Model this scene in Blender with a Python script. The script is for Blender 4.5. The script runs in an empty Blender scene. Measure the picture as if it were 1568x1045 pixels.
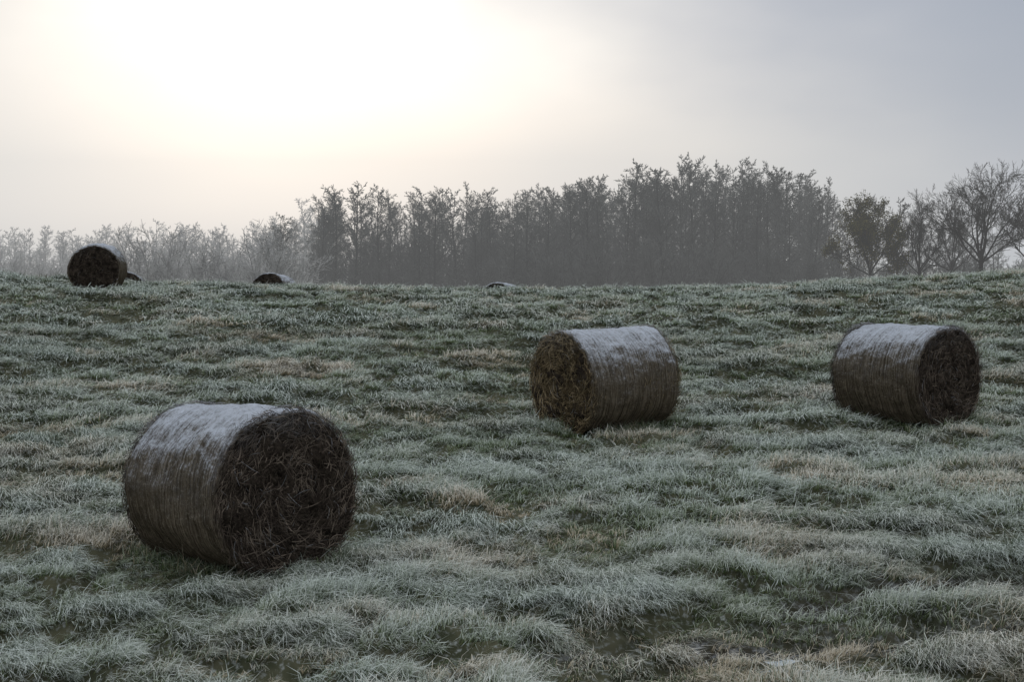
import bpy, math, numpy as np, random
from mathutils import Vector, noise as mnoise
rng = np.random.default_rng(7)
scene = bpy.context.scene
CAMZ = 2.5

# ------------------------------------------------------------ helpers
def link(ob, parent=None):
    scene.collection.objects.link(ob)
    if parent: ob.parent = parent
    return ob

def mesh_np(name, v, quads, mats=(), attrs=None, smooth=False, matidx=None):
    me = bpy.data.meshes.new(name)
    v = np.asarray(v, dtype=np.float32); quads = np.asarray(quads, dtype=np.int32)
    me.vertices.add(len(v)); me.vertices.foreach_set('co', v.ravel())
    nf = len(quads); k = quads.shape[1]
    me.loops.add(nf*k); me.loops.foreach_set('vertex_index', quads.ravel())
    me.polygons.add(nf)
    me.polygons.foreach_set('loop_start', np.arange(0, nf*k, k, dtype=np.int32))
    if smooth: me.polygons.foreach_set('use_smooth', np.ones(nf, dtype=bool))
    for m in mats: me.materials.append(m)
    if matidx is not None: me.polygons.foreach_set('material_index', np.asarray(matidx, dtype=np.int32))
    if attrs:
        for an, av in attrs.items():
            a = me.attributes.new(an, 'FLOAT', 'POINT')
            a.data.foreach_set('value', np.asarray(av, dtype=np.float32))
    me.update(calc_edges=True)
    return me

class VNoise:
    def __init__(s, seed, n=256):
        s.n = n; s.t = np.random.default_rng(seed).uniform(-1, 1, (n, n))
    def __call__(s, x, y):
        x = np.asarray(x, float)+1000.37; y = np.asarray(y, float)+1000.73
        xi = np.floor(x).astype(int); yi = np.floor(y).astype(int)
        fx = x-xi; fy = y-yi
        fx = fx*fx*fx*(fx*(fx*6-15)+10); fy = fy*fy*fy*(fy*(fy*6-15)+10)
        n = s.n; t = s.t
        a = t[xi % n, yi % n]; b = t[(xi+1) % n, yi % n]
        c = t[xi % n, (yi+1) % n]; d = t[(xi+1) % n, (yi+1) % n]
        return (a*(1-fx)+b*fx)*(1-fy)+(c*(1-fx)+d*fx)*fy
N1, N2, N3, N4, N5, N6, N7 = [VNoise(i) for i in range(11, 18)]

# bales: (x, y, heading of far end in deg (from +Y, + = right), seed, gold, scale, extra pitch)
BALES = [(-2.35, 12.2, -44, 1, 0, 1.02, -4.0), (1.25, 19.2, 56, 2, 1, 1.02, 0), (5.5, 19.8, -37, 3, 0, 1.02, -3.5), (-10.9, 37.5, -8, 4, 0, .96, 0),
         (-8.4, 50.5, 12, 5, 0, .98, 0), (-14.3, 53.0, -10, 6, 0, .95, 0), (-.35, 53.3, 20, 7, 0, 1.0, 0)]

# ------------------------------------------------------------ terrain
PD = [-3000, -5, 4, 8, 12, 15.5, 19, 22, 25, 30, 35, 38, 40, 42, 45, 50, 55, 58, 70, 120, 200, 400, 3000]
PZ = [-3.5, -2.85, -2.78, -2.72, -2.59, -2.45, -2.28, -2.09, -1.86, -1.44, -1.13, -1.06, -1.02, -1.06, -1.24, -1.90, -2.33, -2.5, -3.2, -4.6, -6.6, -9, -14]
_f = np.arange(-40, 260, .25)
_p = np.interp(_f, PD, PZ)
_k = np.exp(-np.linspace(-2, 2, 21)**2); _k /= _k.sum()
_s = np.convolve(np.pad(_p, 10, mode='edge'), _k, mode='valid')
def smooth(a, b, x):
    t = np.clip((x-a)/(b-a), 0, 1); return t*t*(3-2*t)
def base_h(x, y):
    x = np.asarray(x, float); y = np.asarray(y, float)
    z = np.where((y > -30) & (y < 250), np.interp(y, _f, _s), np.interp(y, PD, PZ))
    ax = np.minimum(np.abs(x), 24)
    lat = np.where(x < 0, .0021*ax**2, .0024*ax**2)*smooth(17, 41, y)*(1-smooth(60, 140, y)*.7)
    z = z+lat+.06*N5(x/9, y/9)*smooth(5, 12, y)*(1-smooth(30, 45, y)*.6)
    return z+CAMZ
def tuss(x, y):
    """0..1 tussock field"""
    wx = x+.35*N3(x/.9, y/.9)+.25*y; wy = y+.3*N4(x/.9, y/.9)
    a = np.abs(N1(wx/.80, wy/.36)); b = np.abs(N2(wx/.36+5, wy/.20)); c = N6(wx/2.2, wy/.6)
    row = np.sin(2*np.pi*(y+.10*x+.7*N5(x/4, y/4))/1.25)*(.5+.5*N3(x/3+4, y/3))
    return np.clip(.72*a+.48*b+.36*c+.13*row+.07, 0, 1)
def ruts(x, y):
    # old wheel ruts crossing the near right corner
    l = (y-(9.6+.08*(x-.3)+.18*N3(x*1.3, 2)))/.28; l2 = (y-(10.5+.45*(x-2.)+.18*N3(x*1.3, 7)))/.34
    m = smooth(0., .6, x); m2 = smooth(1.6, 2.3, x)
    return np.clip(np.exp(-l*l)*m*(1.1+1.1*N2(x*1.5, y))+np.exp(-l2*l2)*m2*(1.25+1.0*N1(x*1.5, y)), 0, 1.2)
def height(x, y):
    near = (1-smooth(60, 90, y))
    t = tuss(x, y)
    amp = .25+.10*smooth(18, 36, y)
    flat = np.zeros_like(np.asarray(x, float))
    for b_ in BALES: flat = np.maximum(flat, np.exp(-(np.hypot(x-b_[0], y-b_[1])/.95)**6))
    return base_h(x, y)+near*(1-.85*flat)*(amp*(t-.35)+.03*N7(x/.17, y/.15))-.20*ruts(x, y)+.03*flat

def axis(lo, a, b, hi, step, g=1.16):
    mid = list(np.arange(a, b, step)); s = step; p = mid[-1]; up = []
    while p < hi: s = min(s*g, 150); p += s; up.append(p)
    s = step; p = a; dn = []
    while p > lo: s = min(s*g, 150); p -= s; dn.append(p)
    return np.array(dn[::-1]+mid+up)
xs = axis(-2500, -20, 20, 2500, .09); ys = axis(-300, 6.5, 50, 3000, .085)
X, Y = np.meshgrid(xs, ys)
Z = height(X, Y)
nx, ny = len(xs), len(ys)
idx = np.arange(nx*ny).reshape(ny, nx)
q = np.stack([idx[:-1, :-1], idx[:-1, 1:], idx[1:, 1:], idx[1:, :-1]], -1).reshape(-1, 4)

# ------------------------------------------------------------ materials
def newmat(name):
    m = bpy.data.materials.new(name); m.use_nodes = True
    nt = m.node_tree; nt.nodes.clear()
    out = nt.nodes.new('ShaderNodeOutputMaterial')
    return m, nt, out
class NB:
    def __init__(s, nt): s.nt = nt
    def n(s, t, **kw):
        nd = s.nt.nodes.new(t)
        for k, v in kw.items(): setattr(nd, k, v)
        return nd
    def set(s, sock, v):
        if hasattr(v, 'is_output') or isinstance(v, bpy.types.NodeSocket): s.nt.links.new(v, sock)
        else: sock.default_value = v
    def math(s, op, a, b=0.0, c=0.0, clamp=False):
        m = s.n('ShaderNodeMath', operation=op); m.use_clamp = clamp
        s.set(m.inputs[0], a); s.set(m.inputs[1], b)
        if op in ('MULTIPLY_ADD',): s.set(m.inputs[2], c)
        return m.outputs[0]
    def mix(s, f, a, b):
        m = s.n('ShaderNodeMix', data_type='RGBA')
        s.set(m.inputs[0], f)
        s.set(m.inputs[6], a if not isinstance(a, tuple) else (*a[:3], 1))
        s.set(m.inputs[7], b if not isinstance(b, tuple) else (*b[:3], 1))
        return m.outputs[2]
    def ramp(s, f, a, b, lo=0., hi=1.):
        m = s.n('ShaderNodeMapRange', interpolation_type='SMOOTHSTEP')
        s.set(m.inputs[0], f); s.set(m.inputs[1], a); s.set(m.inputs[2], b); s.set(m.inputs[3], lo); s.set(m.inputs[4], hi)
        return m.outputs[0]
    def noise(s, vec, scale, detail=3., rough=.55, dim='3D'):
        m = s.n('ShaderNodeTexNoise'); s.set(m.inputs['Vector'], vec)
        m.inputs['Scale'].default_value = scale; m.inputs['Detail'].default_value = detail; m.inputs['Roughness'].default_value = rough
        return m.outputs[0]
    def mapping(s, vec, sc):
        m = s.n('ShaderNodeMapping'); s.set(m.inputs[0], vec); m.inputs['Scale'].default_value = sc
        return m.outputs[0]
    def attr(s, name, typ='GEOMETRY'):
        a = s.n('ShaderNodeAttribute'); a.attribute_name = name; a.attribute_type = typ
        return a.outputs['Fac']

# ground
m_ground, nt, out = newmat('frosty_soil'); b = NB(nt)
geo = b.n('ShaderNodeNewGeometry'); pos = geo.outputs['Position']
c = b.mix(b.ramp(b.noise(pos, 3.), .35, .65), (.04, .045, .028), (.085, .085, .055))
c = b.mix(b.ramp(b.noise(pos, 22., 5), .5, .75), c, (.24, .26, .25))
rc = b.mix(b.ramp(b.noise(pos, 14., 5, .7), .45, .68), (.035, .032, .025), (.20, .21, .22))
c = b.mix(b.attr('rut'), c, rc)
p = b.n('ShaderNodeBsdfDiffuse'); b.set(p.inputs[0], c)
nt.links.new(p.outputs[0], out.inputs[0])

# grass
m_grass, nt, out = newmat('frosted_grass'); b = NB(nt)
t = b.attr('t'); rn = b.attr('rnd'); fr = b.attr('frost'); tn = b.attr('tan')
green = b.mix(rn, (.055, .09, .033), (.145, .18, .07))
straw = b.mix(rn, (.22, .18, .11), (.42, .355, .24))
sel = b.math('GREATER_THAN', b.math('ADD', tn, b.math('MULTIPLY', rn, .6)), .80)
basec = b.mix(sel, green, straw)
ff = b.math('MULTIPLY', b.ramp(t, .05, .80), b.math('ADD', fr, b.math('MULTIPLY_ADD', rn, .5, -.25)), clamp=True)
frostc = b.mix(tn, (.59, .65, .625), (.69, .665, .60))
c = b.mix(ff, basec, frostc)
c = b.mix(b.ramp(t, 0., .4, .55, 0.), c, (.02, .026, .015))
d = b.n('ShaderNodeBsdfDiffuse'); b.set(d.inputs[0], c)
nt.links.new(d.outputs[0], out.inputs[0])

# bale wrap side
m_side, nt, out = newmat('net_wrapped_hay'); b = NB(nt)
tc = b.n('ShaderNodeTexCoord'); oc = tc.outputs['Object']
geo = b.n('ShaderNodeNewGeometry'); sep = b.n('ShaderNodeSeparateXYZ'); nt.links.new(geo.outputs['Normal'], sep.inputs[0])
lines = b.noise(b.mapping(oc, (1.5, 75, 1.5)), 1., 3, .6)
lines2 = b.noise(b.mapping(oc, (3, 13, 3)), 1., 4, .6)
spk = b.noise(oc, 40., 4, .7)
blot = b.noise(oc, 6., 4, .6)
cc = b.mix(b.ramp(lines, .3, .7), (.042, .034, .024), (.18, .15, .11))
cc = b.mix(b.ramp(lines2, .4, .7, 0, .5), cc, (.05, .04, .028))
cc = b.mix(b.ramp(blot, .45, .7, 0, .5), cc, (.045, .036, .026))
cc = b.mix(b.ramp(spk, .54, .70, 0, .6), cc, (.28, .245, .185))
nz = b.math('ADD', sep.outputs[2], b.math('MULTIPLY', b.math('SUBTRACT', lines, .5), 1.0))
nz = b.math('ADD', nz, b.math('MULTIPLY', b.math('SUBTRACT', spk, .5), 1.2))
nz = b.math('ADD', nz, b.math('MULTIPLY', b.math('SUBTRACT', blot, .5), .7))
fm = b.ramp(nz, .30, 1.05, 0., .90)
grey_up = b.ramp(nz, -.3, .8, 0, .26)  # more grey mixed in towards upward-facing parts
cc = b.mix(grey_up, cc, (.27, .27, .27))
cc = b.mix(fm, cc, (.58, .63, .71))
p = b.n('ShaderNodeBsdfDiffuse'); b.set(p.inputs[0], cc); p.inputs['Roughness'].default_value = .5
bp = b.n('ShaderNodeBump'); bp.inputs['Strength'].default_value = .9; bp.inputs['Distance'].default_value = .025
b.set(bp.inputs['Height'], b.math('ADD', lines, b.math('MULTIPLY', spk, .9))); nt.links.new(bp.outputs[0], p.inputs['Normal'])
nt.links.new(p.outputs[0], out.inputs[0])

# bale end
m_end, nt, out = newmat('packed_hay_end'); b = NB(nt)
tc = b.n('ShaderNodeTexCoord'); oc = tc.outputs['Object']
s1 = b.noise(oc, 9., 5, .7); s2 = b.noise(oc, 60., 3, .7)
cc = b.mix(b.ramp(s1, .35, .7), (.016, .013, .011), (.075, .06, .048))
cc = b.mix(b.ramp(s2, .5, .75, 0, .7), cc, (.12, .10, .08))
p = b.n('ShaderNodeBsdfDiffuse'); b.set(p.inputs[0], cc)
bp = b.n('ShaderNodeBump'); bp.inputs['Strength'].default_value = 1.; bp.inputs['Distance'].default_value = .05
b.set(bp.inputs['Height'], b.math('ADD', s1, s2)); nt.links.new(bp.outputs[0], p.inputs['Normal'])
nt.links.new(p.outputs[0], out.inputs[0])

def straw_mat(name, a, bb, cfrost):
    m, nt, out = newmat(name); b = NB(nt)
    rn = b.attr('rnd')
    geo = b.n('ShaderNodeNewGeometry'); pn = b.noise(geo.outputs['Position'], 6., 3, .6)
    cc = b.mix(b.math('POWER', rn, 1.8), a, bb)
    cc = b.mix(b.ramp(pn, .42, .64, 0, .6), cc, a)
    cc = b.mix(b.math('MULTIPLY', b.attr('fr'), cfrost), cc, (.48, .51, .56))
    p = b.n('ShaderNodeBsdfDiffuse'); b.set(p.inputs[0], cc)
    nt.links.new(p.outputs[0], out.inputs[0]); return m
m_straw = straw_mat('loose_hay', (.028, .022, .019), (.25, .205, .165), .6)
m_straw_gold = straw_mat('loose_hay_pale', (.045, .034, .02), (.46, .36, .22), .6)

def tree_mat(name, bark, twig):
    m, nt, out = newmat(name); b = NB(nt)
    geo = b.n('ShaderNodeNewGeometry')
    nn = b.noise(geo.outputs['Position'], .35, 3)
    f = b.math('MULTIPLY', b.attr('fr'), b.ramp(nn, .3, .7, .35, 1.))
    cc = b.mix(f, bark, twig)
    p = b.n('ShaderNodeBsdfDiffuse'); b.set(p.inputs[0], cc)
    nt.links.new(p.outputs[0], out.inputs[0]); return m
m_wood = tree_mat('alder_bark', (.026, .028, .027), (.15, .155, .145))
m_wood_frost_haze = tree_mat('frosted_hazy_bark', (.14, .14, .14), (.56, .56, .55))  # hoarfrost, with distance haze also put into the pale colours
m_wood_dark = tree_mat('dark_bark', (.03, .027, .025), (.085, .08, .075))
m_leaf, nt, out = newmat('oak_leaves'); b = NB(nt)
rn = b.attr('rnd'); cc = b.mix(rn, (.04, .045, .018), (.15, .125, .045))
d = b.n('ShaderNodeBsdfDiffuse'); b.set(d.inputs[0], cc); nt.links.new(d.outputs[0], out.inputs[0])

# ------------------------------------------------------------ ground object
me = mesh_np('meadow_ground', np.stack([X, Y, Z], -1).reshape(-1, 3), q, [m_ground], {'rut': np.clip(ruts(X, Y).ravel(), 0, 1)}, smooth=True)
link(bpy.data.objects.new('meadow_ground', me))

# frozen puddle lying in the rut
m_ice, nt, out = newmat('rime_ice'); b = NB(nt)
tc = b.n('ShaderNodeTexCoord'); nn = b.noise(tc.outputs['Object'], 9., 5, .65)
cc = b.mix(b.ramp(nn, .4, .65), (.22, .28, .33), (.48, .55, .60))
p = b.n('ShaderNodeBsdfPrincipled'); b.set(p.inputs['Base Color'], cc); p.inputs['Roughness'].default_value = .45
nt.links.new(p.outputs[0], out.inputs[0])
PUD = (1.83, 9.45)
pv = []; NPV = 28
for k_ in range(5):
    for i_ in range(NPV):
        a_ = 2*math.pi*i_/NPV; rr_ = (k_/4)*(1+.35*mnoise.noise(Vector((math.cos(a_)*1.4, math.sin(a_)*1.4, 3.3)))+.22*mnoise.noise(Vector((math.cos(a_)*5, math.sin(a_)*5, 1.3))))
        pv.append((PUD[0]+.26*rr_*math.cos(a_), PUD[1]+.15*rr_*math.sin(a_), 0.))
pv = np.array(pv); pz = float(np.median(height(pv[:, 0], pv[:, 1])))
pv[:, 2] = pz
pq = [(k_*NPV+i_, k_*NPV+(i_+1) % NPV, (k_+1)*NPV+(i_+1) % NPV, (k_+1)*NPV+i_) for k_ in range(4) for i_ in range(NPV)]
link(bpy.data.objects.new('frozen_puddle', mesh_np('frozen_puddle', pv, pq, [m_ice], smooth=True)))

# ------------------------------------------------------------ ribbons
def ribbons(P, W, taper):
    N, K, _ = P.shape
    off = W[:, None, :]*taper[None, :, None]
    V = np.stack([P-off, P+off], 2).reshape(N, K*2, 3)
    base = (np.arange(N)*K*2)[:, None, None]
    k = np.arange(K-1)*2
    f = np.stack([k, k+1, k+3, k+2], -1)[None]+base
    return V.reshape(-1, 3), f.reshape(-1, 4)

# ------------------------------------------------------------ grass (blades built straight into one mesh)
def bale_fields(x, y):
    inside = np.zeros(len(x), bool); near = np.zeros(len(x))
    for bx, by, hd, sd, g, sc_, pt_ in BALES:
        a = math.radians(hd); ax = (math.sin(a), math.cos(a)); px = (ax[1], -ax[0])
        u = (x-bx)*ax[0]+(y-by)*ax[1]; v = (x-bx)*px[0]+(y-by)*px[1]
        inside |= (np.abs(u) < .66) & (np.abs(v) < .33)
        dd = np.hypot(np.maximum(np.abs(u)-.70, 0), np.maximum(np.abs(v)-.42, 0))
        near = np.maximum(near, np.exp(-(dd/.20)**2))
    return inside, near
def scatter(y0, y1, dens):
    xm = .40*y1+1.5
    n = int((y1-y0)*2*xm*dens)
    x = rng.uniform(-xm, xm, n); y = rng.uniform(y0, y1, n)
    k = (np.abs(x) < .385*y+1.2); x, y = x[k], y[k]
    t = tuss(x, y); r = ruts(x, y)
    pd = np.hypot((x-PUD[0])/.22, (y-PUD[1]+.06)/.18) > 1
    k = (rng.uniform(0, 1, len(x)) < (.30+1.0*t)*(1-.78*np.clip(r, 0, 1))) & pd; x, y, t, r = x[k], y[k], t[k], r[k]
    inside, near = bale_fields(x, y)
    k = ~inside; x, y, t, near, r = x[k], y[k], t[k], near[k], r[k]
    n = len(x)
    ang = .1+1.7*N3(x/1.1+9, y/.7)+rng.normal(0, .4, n)
    scl = (.40+.9*t)*rng.uniform(.7, 1.25, n)*(1-.45*np.clip(r, 0, 1))
    big = N6(x/3.3, y/1.6)
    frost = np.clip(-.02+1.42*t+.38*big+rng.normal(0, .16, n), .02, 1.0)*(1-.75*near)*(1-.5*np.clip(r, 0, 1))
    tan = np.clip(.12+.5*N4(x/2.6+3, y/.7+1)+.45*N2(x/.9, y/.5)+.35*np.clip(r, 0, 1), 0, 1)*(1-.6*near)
    return x, y, height(x, y), ang, scl, frost, tan, near
def bale_ring():
    xx, yy = [], []
    for bx, by, hd, sd, g, sc_, pt_ in BALES[:3]:
        n = 2300; x = rng.uniform(bx-1.6, bx+1.6, n); y = rng.uniform(by-1.6, by+1.6, n)
        xx.append(x); yy.append(y)
    x = np.concatenate(xx); y = np.concatenate(yy)
    inside, near = bale_fields(x, y)
    clump = N7(x/.35, y/.35)
    k = (~inside) & (near > .3) & (clump > -.35); x, y, near = x[k], y[k], near[k]; n = len(x)
    return x, y, height(x, y), rng.uniform(-3.1, 3.1, n), rng.uniform(.6, 1.4, n), rng.uniform(0, .5, n), rng.uniform(0, .6, n), near
def blades(S, nb, rad, lmin, lmax, w, flat0, var=1.):
    x, y, z, ang, scl, frost, tan, near = [np.repeat(a_, nb) for a_ in S]
    n = len(x); r = rng; sc = scl
    a = r.uniform(0, 2*np.pi, n); rr = rad*sc*np.sqrt(r.uniform(0, 1, n))
    P0 = np.stack([x+rr*np.cos(a), y+rr*np.sin(a), z-.02], -1)
    L = r.uniform(lmin, lmax, n)*sc
    th = ang+r.normal(0, .5, n)
    th = np.where(r.uniform(0, 1, n) < .2, r.uniform(-3.14, 3.14, n), th)
    e0 = np.radians(r.normal(47, 15, n)+14*near); e1 = np.radians(r.normal(flat0, 22, n)+16*near)
    th2 = th+r.normal(0, .4, n)
    K = 3; P = np.zeros((n, K, 3), dtype=np.float32); P[:, 0] = P0
    for k, (e, az_) in enumerate(((e0, th), (e1, th2))):
        P[:, k+1] = P[:, k]+(L/2)[:, None]*np.stack([np.cos(e)*np.cos(az_), np.cos(e)*np.sin(az_), np.sin(e)], -1)
    W = np.stack([-np.sin(th), np.cos(th), r.normal(0, .3, n)], -1)*(w*r.uniform(.6, 1.3, n))[:, None]
    V, F = ribbons(P, W, np.array([.9, .85, .1]))
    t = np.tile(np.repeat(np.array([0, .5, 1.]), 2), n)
    return V.astype(np.float32), F, t, np.repeat(.5+var*(r.uniform(0, 1, n)-.5), 6), np.repeat(frost, 6), np.repeat(tan, 6)
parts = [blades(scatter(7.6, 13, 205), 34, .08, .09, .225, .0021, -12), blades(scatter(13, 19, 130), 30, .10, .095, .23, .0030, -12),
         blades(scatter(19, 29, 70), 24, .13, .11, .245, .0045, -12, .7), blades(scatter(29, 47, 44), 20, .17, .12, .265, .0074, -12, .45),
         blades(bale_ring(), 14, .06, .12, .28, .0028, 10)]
Vs, Fs, o_ = [], [], 0
for P_ in parts:
    Vs.append(P_[0]); Fs.append(P_[1]+o_); o_ += len(P_[0])
print('blades', [len(P_[0])//6 for P_ in parts])
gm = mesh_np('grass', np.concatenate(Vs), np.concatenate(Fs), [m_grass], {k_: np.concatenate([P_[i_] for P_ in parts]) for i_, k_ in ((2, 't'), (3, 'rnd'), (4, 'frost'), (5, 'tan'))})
link(bpy.data.objects.new('grass', gm)); del parts, Vs, Fs

# ------------------------------------------------------------ hay bales
def make_bale(x, y, hd, seed, gold, bsc, pitch):
    r = np.random.default_rng(seed*31)
    R, L = .70, 1.42
    ns = 180
    prof = []
    rr = .06
    for q_ in np.linspace(0.0, R-rr, 20): prof.append((max(q_, .004), -L/2, 1))
    for a in np.linspace(0, math.pi/2, 6)[1:]: prof.append((R-rr+rr*math.sin(a), -L/2+rr-rr*math.cos(a), 0))
    for q_ in np.linspace(-L/2+rr, L/2-rr, 70)[1:-1]: prof.append((R, q_, 0))
    for a in np.linspace(math.pi/2, 0, 6)[:-1]: prof.append((R-rr+rr*math.sin(a), L/2-rr+rr*math.cos(a), 0))
    for q_ in np.linspace(R-rr, 0.0, 20): prof.append((max(q_, .004), L/2, 1))
    ridge = r.normal(0, .003, len(prof)); ridge += np.repeat(r.normal(0, .005, len(prof)//5+1), 5)[:len(prof)]
    sx = seed*7.3
    V = []; K = len(prof)
    def deform(X_, Y_, Z_):
        X_ *= 1+.05*max(0, -Z_/R)
        if Z_ < -.85*R: Z_ = -.85*R+(Z_+.85*R)*.35
        return X_, Y_, Z_*.985
    for j, (rad, ax, kind) in enumerate(prof):
        for i in range(ns):
            th = 2*math.pi*i/ns; cx, cz = math.cos(th), math.sin(th)
            if kind == 1:
                sgn = -1 if ax < 0 else 1
                X_, Z_ = rad*cx, rad*cz
                dn = .045*mnoise.noise(Vector((X_*4+sx, sgn*3, Z_*4)))+.034*mnoise.noise(Vector((X_*12+sx, sgn*5, Z_*12)))+.020*mnoise.noise(Vector((X_*32+sx, sgn, Z_*32)))
                bul = .03*(1-(rad/R)**2)
                V.append(deform(X_, ax+sgn*(dn+bul), Z_))
            else:
                lump = .030*mnoise.noise(Vector((cx*1.6+sx, ax*1.5, cz*1.6)))+.017*mnoise.noise(Vector((cx*5+sx, ax*5, cz*5)))+.009*mnoise.noise(Vector((cx*16, ax*24+sx, cz*16)))
                q_ = rad+lump+ridge[j]*min(1, (L/2-abs(ax))/.08)
                edge = .025*mnoise.noise(Vector((cx*6+sx, 9, cz*6))) if abs(ax) > L/2-.08 else 0
                V.append(deform(q_*cx, ax+edge, q_*cz))
    V = np.array(V)
    ii = np.arange(ns); jj = np.arange(K-1)
    Q = np.stack([jj[:, None]*ns+ii, (jj[:, None]+1)*ns+ii, (jj[:, None]+1)*ns+(ii+1) % ns, jj[:, None]*ns+(ii+1) % ns], -1).reshape(-1, 4)
    kinds = np.array([p_[2] for p_ in prof]); mi = np.repeat(((kinds[:-1]+kinds[1:]) > 0).astype(int), ns)
    root = bpy.data.objects.new('hay_bale', None); root.empty_display_size = .4
    link(root)
    body = bpy.data.objects.new('bale_body', mesh_np('bale_body', V, Q, [m_side, m_end], smooth=True, matidx=mi)); link(body, root)
    PP = []; WW = []; FR = []
    far = y > 30
    ne = 900 if far else 6500
    for sgn in (-1, 1):
        n = ne
        rad = (R-.01)*np.sqrt(r.uniform(0, 1, n)); ph = r.uniform(0, 2*np.pi, n)
        p0 = np.stack([rad*np.cos(ph), sgn*(L/2+.03*(1-(rad/R)**2)+r.uniform(-.025, .025, n)), rad*np.sin(ph)], -1)
        ta = ph+np.pi/2+r.normal(0, .65, n)
        ln = r.uniform(.04, .19, n)*(1+1.0*(r.uniform(0, 1, n) < .06))
        d1 = np.stack([np.cos(ta), sgn*r.normal(.02, .14, n), np.sin(ta)], -1)
        ta2 = ta+r.normal(.25, .45, n); d2 = np.stack([np.cos(ta2), sgn*r.normal(0, .22, n), np.sin(ta2)], -1)
        d2[:, 2] -= .2
        p1 = p0+d1*ln[:, None]*.5; p2 = p1+d2*ln[:, None]*.5
        for pq_ in (p1, p2):
            rad2 = np.hypot(pq_[:, 0], pq_[:, 2]); f = np.minimum(1, (R+.01)/rad2); pq_[:, 0] *= f; pq_[:, 2] *= f
        P = np.stack([p0, (p0+2*p1)/3*1., p1*.8+p2*.2, p2], 1)
        w = np.stack([-np.sin(ta), r.normal(0, .5, n), np.cos(ta)], -1); w *= (r.uniform(.0014, .0034, n)/np.linalg.norm(w, axis=1))[:, None]
        PP.append(P); WW.append(w); FR.append(np.clip(p0[:, 2]/R-.55, 0, 1)*r.uniform(0, 1.6, n)*.6+(r.uniform(0, 1, n) < .03)*.5)
        n = 200 if far else 900
        ph = r.uniform(0, 2*np.pi, n)
        p0 = np.stack([R*np.cos(ph), sgn*(L/2-.03+r.uniform(-.02, .02, n)), R*np.sin(ph)], -1)
        d1 = np.stack([np.cos(ph)*.5-np.sin(ph)*r.normal(0, .9, n), sgn*r.uniform(-.1, 1., n), np.sin(ph)*.5+np.cos(ph)*r.normal(0, .9, n)], -1)
        ln = r.uniform(.02, .06, n); p2 = p0+d1*ln[:, None]; p1 = (p0+p2)/2+r.normal(0, .006, (n, 3))
        P = np.stack([p0, p0*.4+p1*.6, p1*.5+p2*.5, p2], 1)
        w = r.normal(0, 1, (n, 3)); w *= (.0018/np.linalg.norm(w, axis=1))[:, None]
        PP.append(P); WW.append(w); FR.append(np.clip(p0[:, 2]/R-.1, 0, 1))
    n = 300 if far else 1800
    ph = r.uniform(0, 2*np.pi, n); ax = r.uniform(-L/2, L/2, n)
    p0 = np.stack([R*np.cos(ph), ax, R*np.sin(ph)], -1)
    s = r.choice([-1, 1], n); tl = r.uniform(.03, .12, n)
    d1 = np.stack([-np.sin(ph)*s, r.normal(0, .35, n), np.cos(ph)*s], -1)
    p2 = p0+d1*tl[:, None]; rad2 = np.hypot(p2[:, 0], p2[:, 2]); f = (R+r.uniform(.002, .018, n))/rad2
    p2[:, 0] *= f; p2[:, 2] *= f; p1 = (p0+p2)/2; rad1 = np.hypot(p1[:, 0], p1[:, 2]); f = (R+.01)/rad1; p1[:, 0] *= f; p1[:, 2] *= f
    P = np.stack([p0, (p0+p1)/2, p1, p2], 1); w = np.stack([np.zeros(n), np.full(n, .0016), np.zeros(n)], -1)
    PP.append(P); WW.append(w); FR.append(np.clip(p0[:, 2]/R*1.4, 0, 1))
    P = np.concatenate(PP); W = np.concatenate(WW); FRR = np.concatenate(FR)
    lo = P[..., 2] < -.85*R; P[..., 2] = np.where(lo, -.85*R+(P[..., 2]+.85*R)*.35, P[..., 2])
    Vr, Fr = ribbons(P, W, np.array([.6, 1., 1., .3]))
    rn = np.repeat(r.uniform(0, 1, len(P)), 8)
    st = bpy.data.objects.new('loose_hay', mesh_np('loose_hay', Vr, Fr, [m_straw_gold if gold else m_straw], {'rnd': rn, 'fr': np.repeat(FRR, 8)})); link(st, root)
    xs_, ys_ = np.meshgrid(np.linspace(-.4, .4, 5), np.linspace(-.4, .4, 5))
    zz = float(np.mean(height(x+xs_, y+ys_)))
    root.location = (x, y, zz+(.85*R+.035)*bsc); root.scale = (bsc,)*3
    a = math.radians(hd); ax = Vector((math.sin(a), math.cos(a), 0))
    h1 = float(base_h(x+ax.x*.6, y+ax.y*.6)); h0 = float(base_h(x-ax.x*.6, y-ax.y*.6))
    root.rotation_euler = (math.atan2(h1-h0, 1.2)+math.radians(pitch), 0, -a)
for bl in BALES: make_bale(*bl)

# ------------------------------------------------------------ trees
def tubes(S, k=3):
    S = np.asarray(S, float); p0 = S[:, 0:3]; p1 = S[:, 3:6]; r0 = S[:, 6]; r1 = S[:, 7]; fr = S[:, 8]
    d = p1-p0; d /= np.maximum(np.linalg.norm(d, axis=1), 1e-6)[:, None]
    ref = np.where(np.abs(d[:, 2:3]) > .9, np.array([[1., 0, 0]]), np.array([[0, 0, 1.]]))
    u = np.cross(d, ref); u /= np.linalg.norm(u, axis=1)[:, None]; v = np.cross(d, u)
    a = np.arange(k)*2*np.pi/k
    ring = u[:, None]*np.cos(a)[None, :, None]+v[:, None]*np.sin(a)[None, :, None]
    V = np.concatenate([p0[:, None]+ring*r0[:, None, None], p1[:, None]+ring*r1[:, None, None]], 1)
    base = (np.arange(len(S))*2*k)[:, None, None]; i = np.arange(k)
    f = np.stack([i, (i+1) % k, (i+1) % k+k, i+k], -1)[None]+base
    return V.reshape(-1, 3), f.reshape(-1, 4), np.repeat(fr, 2*k)

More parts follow.
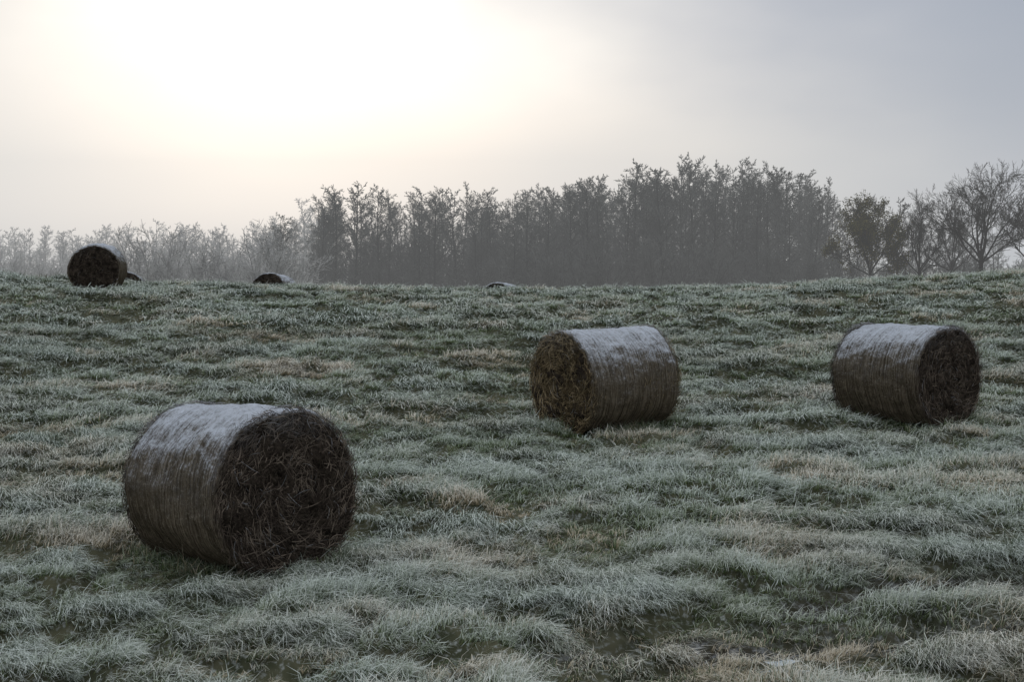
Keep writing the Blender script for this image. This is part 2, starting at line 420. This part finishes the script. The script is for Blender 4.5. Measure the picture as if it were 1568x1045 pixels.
def gen_tree(seed, H, kind, tw=.011):
    r = random.Random(seed); segs = []; tips = []
    def rv(s): return Vector((r.gauss(0, s), r.gauss(0, s), r.gauss(0, s)))
    def grow(p, d, length, rad, lvl, rend, n, wob, up, maxl, kids):
        pts = [(p.copy(), rad)]
        for i in range(n):
            d = (d+rv(wob)+Vector((0, 0, up))).normalized()
            q_ = p+d*(length/n); f = (i+1)/n; r1 = rad*(1-f)+rend*f
            segs.append((*p, *q_, pts[-1][1], r1, min(1, lvl/maxl)))
            p = q_; pts.append((p.copy(), r1))
        if lvl >= maxl: tips.append(p.copy()); return
        cnt, lo, lfrac, ang = kids[lvl]
        for c_ in range(cnt):
            t_ = lo+(1-lo)*(c_+r.random())/cnt
            fi = t_*n; i = min(int(fi), n-1); a_, b_ = pts[i][0], pts[i+1][0]
            pp = a_.lerp(b_, fi-i); dd = (b_-a_).normalized()
            perp = dd.cross(rv(1)).normalized()
            an = math.radians(r.gauss(ang, 11)); nd = dd*math.cos(an)+perp*math.sin(an)
            if kind == 'tall' and lvl == 0: ll = length*lfrac*(1.2-1.0*abs(t_-.5)-.6*max(0, t_-.75)*2)*r.uniform(.6, 1.2)
            else: ll = length*lfrac*(1.1-.5*t_)*r.uniform(.65, 1.25)
            rr_ = max((pts[i][1])*(.5 if lvl == 0 else .55), tw)
            grow(pp, nd, ll, rr_, lvl+1, max(rr_*.25, tw*.5), [0, 4, 2, 1][min(lvl+1, 3)] if maxl < 4 else [0, 6, 4, 3, 2][lvl+1], .16, .07, maxl, kids)
    if kind == 'tall':
        grow(Vector((0, 0, -.3)), Vector((r.gauss(0, .02), r.gauss(0, .02), 1)).normalized(), H, H*.011, 0, .02, 12, .018, .04, 3,
             [(36, .2, .17, 50), (7, .15, .42, 42), (7, .1, .5, 40)])
    elif kind == 'spread':
        # trunk, then rising limbs that fork repeatedly into a broad dome
        grow(Vector((0, 0, -.3)), Vector((r.gauss(0, .05), 0, 1)).normalized(), H*.42, H*.019, 9, H*.014, 5, .03, .05, 4, None)
        tips.clear(); base = Vector(segs[-1][3:6])
        for s_ in range(len(segs)): segs[s_] = segs[s_][:8]+(0.,)
        nl = 9
        for k_ in range(nl):
            a = 2*math.pi*(k_*.382+r.random()*.12); el = math.radians(34+52*(k_+r.random()*.6)/nl)
            d = Vector((math.cos(a)*math.cos(el), math.sin(a)*math.cos(el), math.sin(el)))
            st = base-Vector((0, 0, H*.06*(1-k_/nl)))
            grow(st, d, H*(.46+.14*k_/nl)*r.uniform(.92, 1.08), H*.0085, 1, .014, 8, .11, .035, 4,
                 [None, (10, .22, .52, 36), (9, .15, .46, 36), (6, .1, .5, 34)])
    elif kind == 'shrub':
        for k_ in range(16):
            a = r.uniform(0, 6.28); el = math.radians(r.uniform(35, 88))
            d = Vector((math.cos(a)*math.cos(el), math.sin(a)*math.cos(el), math.sin(el)))
            grow(Vector((r.gauss(0, H*.08), r.gauss(0, H*.08), -.2)), d, H*r.uniform(.75, 1.05), H*.009, 1, .015, 4, .08, .03, 3,
                 [None, (12, .15, .30, 38), (8, .1, .45, 38)])
    return segs, tips
def tree_mesh(name, seed, H, kind, mat, tw=.011):
    segs, tips = gen_tree(seed, H, kind, tw)
    V, F, fr = tubes(segs, 3)
    return mesh_np(name, V, F, [mat], {'fr': fr}), tips
talls = [tree_mesh('alder_%d' % i, 50+i, 14., 'tall', m_wood, .022)[0] for i in range(8)]
tallsF = []
for m_ in talls[:5]:
    c_ = m_.copy(); c_.materials.clear(); c_.materials.append(m_wood_frost_haze); tallsF.append(c_)
shr = [tree_mesh('shrub_%d' % i, 80+i, 6., 'shrub', m_wood, .018)[0] for i in range(3)]
shrF = []
for m_ in shr:
    c_ = m_.copy(); c_.materials.clear(); c_.materials.append(m_wood_frost_haze); shrF.append(c_)

wood = link(bpy.data.objects.new('woodland', None))
OUT = [(-400, 350), (0, 352), (60, 350), (130, 352), (200, 338), (260, 340), (330, 345), (400, 342), (440, 322), (520, 293), (560, 290), (620, 294), (700, 293), (760, 303), (800, 299),
       (860, 287), (900, 274), (960, 260), (1020, 248), (1080, 249), (1150, 259), (1220, 265), (1265, 286), (1310, 318), (1400, 330), (2000, 330)]
ox = [(a-784)/2178 for a, b_ in OUT]; oe = [(400-b_)/2178 for a, b_ in OUT]
R2 = random.Random(5); NT = [0]
def put(mesh, x, y, h, href, wf=1.):
    NT[0] += 1
    o = bpy.data.objects.new('tree', mesh); link(o, wood)
    s = h/href; o.location = (x, y, float(base_h(x, y))-.1); o.scale = (s*wf, s*wf, s); o.rotation_euler = (0, 0, R2.uniform(0, 6.28))
def fill(a0, a1, y0, rows, dy, dx, meshes, href, hf, gap=0):
    for rw in range(rows):
        y = y0+rw*dy; x = a0*y
        while x < a1*y:
            xx = x+R2.gauss(0, dx*.3); yy = y+R2.gauss(0, dy*.3)
            e = np.interp(xx/yy, ox, oe)
            h = (e*yy+CAMZ-float(base_h(xx, yy)))*R2.uniform(*hf)
            if R2.random() >= gap: put(R2.choice(meshes), xx, yy, h, href, R2.uniform(.9, 1.3))
            x += dx*R2.uniform(.7, 1.3)
fill(-.155, -.02, 158, 5, 5.5, 2.9, talls, 14, (.80, 1.06))
fill(-.02, .222, 156, 7, 5.0, 2.4, talls, 14, (.80, 1.06))
fill(-.44, -.13, 225, 6, 9, 4.0, tallsF, 14, (.75, 1.04), .05)
fill(.215, .45, 190, 2, 7, 4, talls, 14, (.8, 1.0), .15)
def under(a0, a1, y0, rows, dy, dx, meshes, h0, h1):
    for rw in range(rows):
        y = y0+rw*dy; x = a0*y
        while x < a1*y:
            put(R2.choice(meshes), x+R2.gauss(0, dx*.3), y+R2.gauss(0, 1), R2.uniform(h0, h1), 6., R2.uniform(.9, 1.4)); x += dx*R2.uniform(.7, 1.4)
under(-.11, .215, 166, 2, 12, 3.0, shr, 5.5, 10)
under(-.02, .225, 153, 1, 9, 2.6, shr, 4.5, 8)
under(-.42, -.14, 190, 2, 14, 4, shrF, 5.5, 8)
under(.20, .45, 150, 2, 10, 3.4, shr, 4.5, 6.5)
for px, d_, h_ in ((300, 132, 6.5), (345, 135, 5.8), (410, 128, 7.6), (440, 131, 6.5), (250, 140, 8.), (215, 142, 8.), (70, 138, 4.8), (380, 138, 5.5), (20, 140, 5), (120, 142, 5)):
    put(R2.choice(shrF), (px-784)/2178*d_, d_, h_, 6., 1.25)
print('trees', NT)

def solo(name, px, d_, top, seed, kind, mat, tw=.02, wf=1., leaves=False):
    x = (px-784)/2178*d_; g = float(base_h(x, d_)); H = (400-top)/2178*d_+CAMZ-g
    m_, tips = tree_mesh(name+'_wood', seed, H, kind, mat, tw)
    top_z = max(v.co.z for v in m_.vertices)
    root = bpy.data.objects.new(name, None); link(root); root.location = (x, d_, g-.1); s = H/top_z; root.scale = (s*wf, s*wf, s)
    link(bpy.data.objects.new('branches', m_), root)
    if leaves:
        r = np.random.default_rng(seed); T = np.array([tuple(t_) for t_ in tips])
        clump = np.array([mnoise.noise(Vector(t_)*.6) for t_ in T]); T = T[clump > -.16]
        T = np.repeat(T, 6, axis=0); n = len(T); C = T+r.normal(0, .24, (n, 3))
        a = r.normal(0, 1, (n, 3)); a /= np.linalg.norm(a, axis=1)[:, None]; b_ = np.cross(a, r.normal(0, 1, (n, 3))); b_ /= np.linalg.norm(b_, axis=1)[:, None]
        sz = r.uniform(.06, .13, n)[:, None]
        V = np.stack([C-a*sz, C+b_*sz*.6, C+a*sz, C-b_*sz*.6], 1).reshape(-1, 3)
        link(bpy.data.objects.new('leaves', mesh_np('leaves', V, np.arange(n*4).reshape(-1, 4), [m_leaf], {'rnd': np.repeat(r.uniform(0, 1, n), 4)})), root)
solo('bare_tree', 1500, 122, 241, 301, 'spread', m_wood_dark, .015, 1.2)
solo('bare_tree', 1402, 128, 280, 302, 'spread', m_wood_dark, .015, .9)
solo('bare_tree', 1448, 135, 270, 303, 'spread', m_wood_dark, .015, .8)
solo('bare_tree', 1580, 126, 255, 304, 'spread', m_wood_dark, .015, 1.1)
solo('bare_tree', 1372, 140, 300, 306, 'tall', m_wood_dark, .02, 1.)
solo('bare_tree', 1660, 124, 262, 307, 'spread', m_wood_dark, .015, 1.)
solo('oak_tree', 1328, 130, 291, 305, 'spread', m_wood_dark, .02, .9, True)

# ------------------------------------------------------------ mist
bpy.ops.mesh.primitive_cube_add(size=1, location=(0, 330, 12)); fog = bpy.context.object; fog.name = 'mist'
fog.scale = (1400, 520, 64)
m_fog, nt, out = newmat('mist')
ab = nt.nodes.new('ShaderNodeVolumeAbsorption'); em = nt.nodes.new('ShaderNodeEmission')
DENS = .0017
ab.inputs['Color'].default_value = (0, 0, 0, 1); ab.inputs['Density'].default_value = DENS
em.inputs['Color'].default_value = (.60, .61, .615, 1); em.inputs['Strength'].default_value = DENS  # self-glow stands in for daylight scattered by the mist
ad = nt.nodes.new('ShaderNodeAddShader'); nt.links.new(ab.outputs[0], ad.inputs[0]); nt.links.new(em.outputs[0], ad.inputs[1])
nt.links.new(ad.outputs[0], out.inputs['Volume']); fog.data.materials.append(m_fog)

# ------------------------------------------------------------ sky & sun
AZ, EL = math.radians(-10.5), math.radians(9.5)
w = bpy.data.worlds.new('World'); scene.world = w; w.use_nodes = True
nt = w.node_tree; nt.nodes.clear(); b = NB(nt); out = nt.nodes.new('ShaderNodeOutputWorld')
sky = nt.nodes.new('ShaderNodeTexSky'); sky.sky_type = 'NISHITA'; sky.sun_disc = False
sky.sun_elevation = EL; sky.sun_rotation = AZ; sky.dust_density = 3
hs = nt.nodes.new('ShaderNodeHueSaturation'); hs.inputs['Saturation'].default_value = .5; hs.inputs['Value'].default_value = .2
nt.links.new(sky.outputs[0], hs.inputs['Color'])
bg1 = nt.nodes.new('ShaderNodeBackground'); bg1.inputs[1].default_value = .05; nt.links.new(hs.outputs[0], bg1.inputs[0])
tc = nt.nodes.new('ShaderNodeTexCoord'); D = tc.outputs['Generated']
sp = nt.nodes.new('ShaderNodeSeparateXYZ'); nt.links.new(D, sp.inputs[0])
az = b.math('MULTIPLY', b.math('ARCTAN2', sp.outputs[0], sp.outputs[1]), 57.2958)
el = b.math('MULTIPLY', b.math('ARCSINE', sp.outputs[2]), 57.2958)
cl = b.noise(b.mapping(D, (3, 3, 9)), 1.3, 4, .5)
cl2 = b.noise(b.mapping(D, (6, 6, 14)), 1.1, 3, .5)
cn = b.math('SUBTRACT', cl, .5); cn2 = b.math('SUBTRACT', cl2, .5)
el2 = b.math('MULTIPLY_ADD', cn, 6., el); az2 = b.math('MULTIPLY_ADD', cn2, 11., az)
col = b.mix(b.ramp(el, -1, 8), (.48, .505, .525), (.48, .50, .525))
diag = b.math('ADD', b.math('MULTIPLY', az2, .54), b.math('SUBTRACT', el2, 10.4))
df = b.math('MULTIPLY', b.ramp(diag, -4.5, 7.), b.ramp(az, 110, 60))
col = b.mix(df, col, (.22, .28, .39))
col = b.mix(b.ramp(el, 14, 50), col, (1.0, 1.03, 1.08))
def gauss(cx, cy, wx, wy, a, e):
    dx = b.math('DIVIDE', b.math('SUBTRACT', a, cx), wx); dy = b.math('DIVIDE', b.math('SUBTRACT', e, cy), wy)
    s = b.math('ADD', b.math('MULTIPLY', dx, dx), b.math('MULTIPLY', dy, dy))
    return b.math('EXPONENT', b.math('MULTIPLY', s, -1.))
g1 = gauss(-8.0, 11.8, 8.2, 4.4, az2, el2); g2 = gauss(-1., 7.5, 14., 6., az2, el2)
g3 = gauss(-5, 4.8, 9, 2.6, az2, el)
def addc(c_, f, k):
    m = b.n('ShaderNodeMix', data_type='RGBA', blend_type='ADD'); b.set(m.inputs[0], f); b.set(m.inputs[6], c_); m.inputs[7].default_value = (*k, 1); return m.outputs[2]
col = addc(col, g2, (.25, .22, .18)); col = addc(col, g1, (.50, .49, .43)); col = addc(col, g3, (.15, .065, -.03))
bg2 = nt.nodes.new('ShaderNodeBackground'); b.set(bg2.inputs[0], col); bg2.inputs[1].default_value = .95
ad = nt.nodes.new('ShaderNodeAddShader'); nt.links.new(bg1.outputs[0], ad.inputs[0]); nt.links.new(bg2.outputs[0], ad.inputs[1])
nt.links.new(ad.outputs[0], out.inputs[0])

sd = bpy.data.lights.new('sun', 'SUN'); sd.energy = 1.4; sd.angle = math.radians(12); sd.color = (1, .96, .9)
so = link(bpy.data.objects.new('sun', sd))
dirv = Vector((math.sin(AZ)*math.cos(EL), math.cos(AZ)*math.cos(EL), math.sin(EL)))
so.rotation_euler = dirv.to_track_quat('Z', 'Y').to_euler()

scene.view_settings.view_transform = 'Standard'; scene.view_settings.look = 'None'; scene.view_settings.exposure = 0
cam = bpy.data.cameras.new('camera'); cam.lens = 50; cam.sensor_width = 36; cam.clip_end = 6000
co = link(bpy.data.objects.new('camera', cam)); co.location = (0, 0, CAMZ); co.rotation_euler = (math.radians(90-3.21), 0, 0)
scene.camera = co
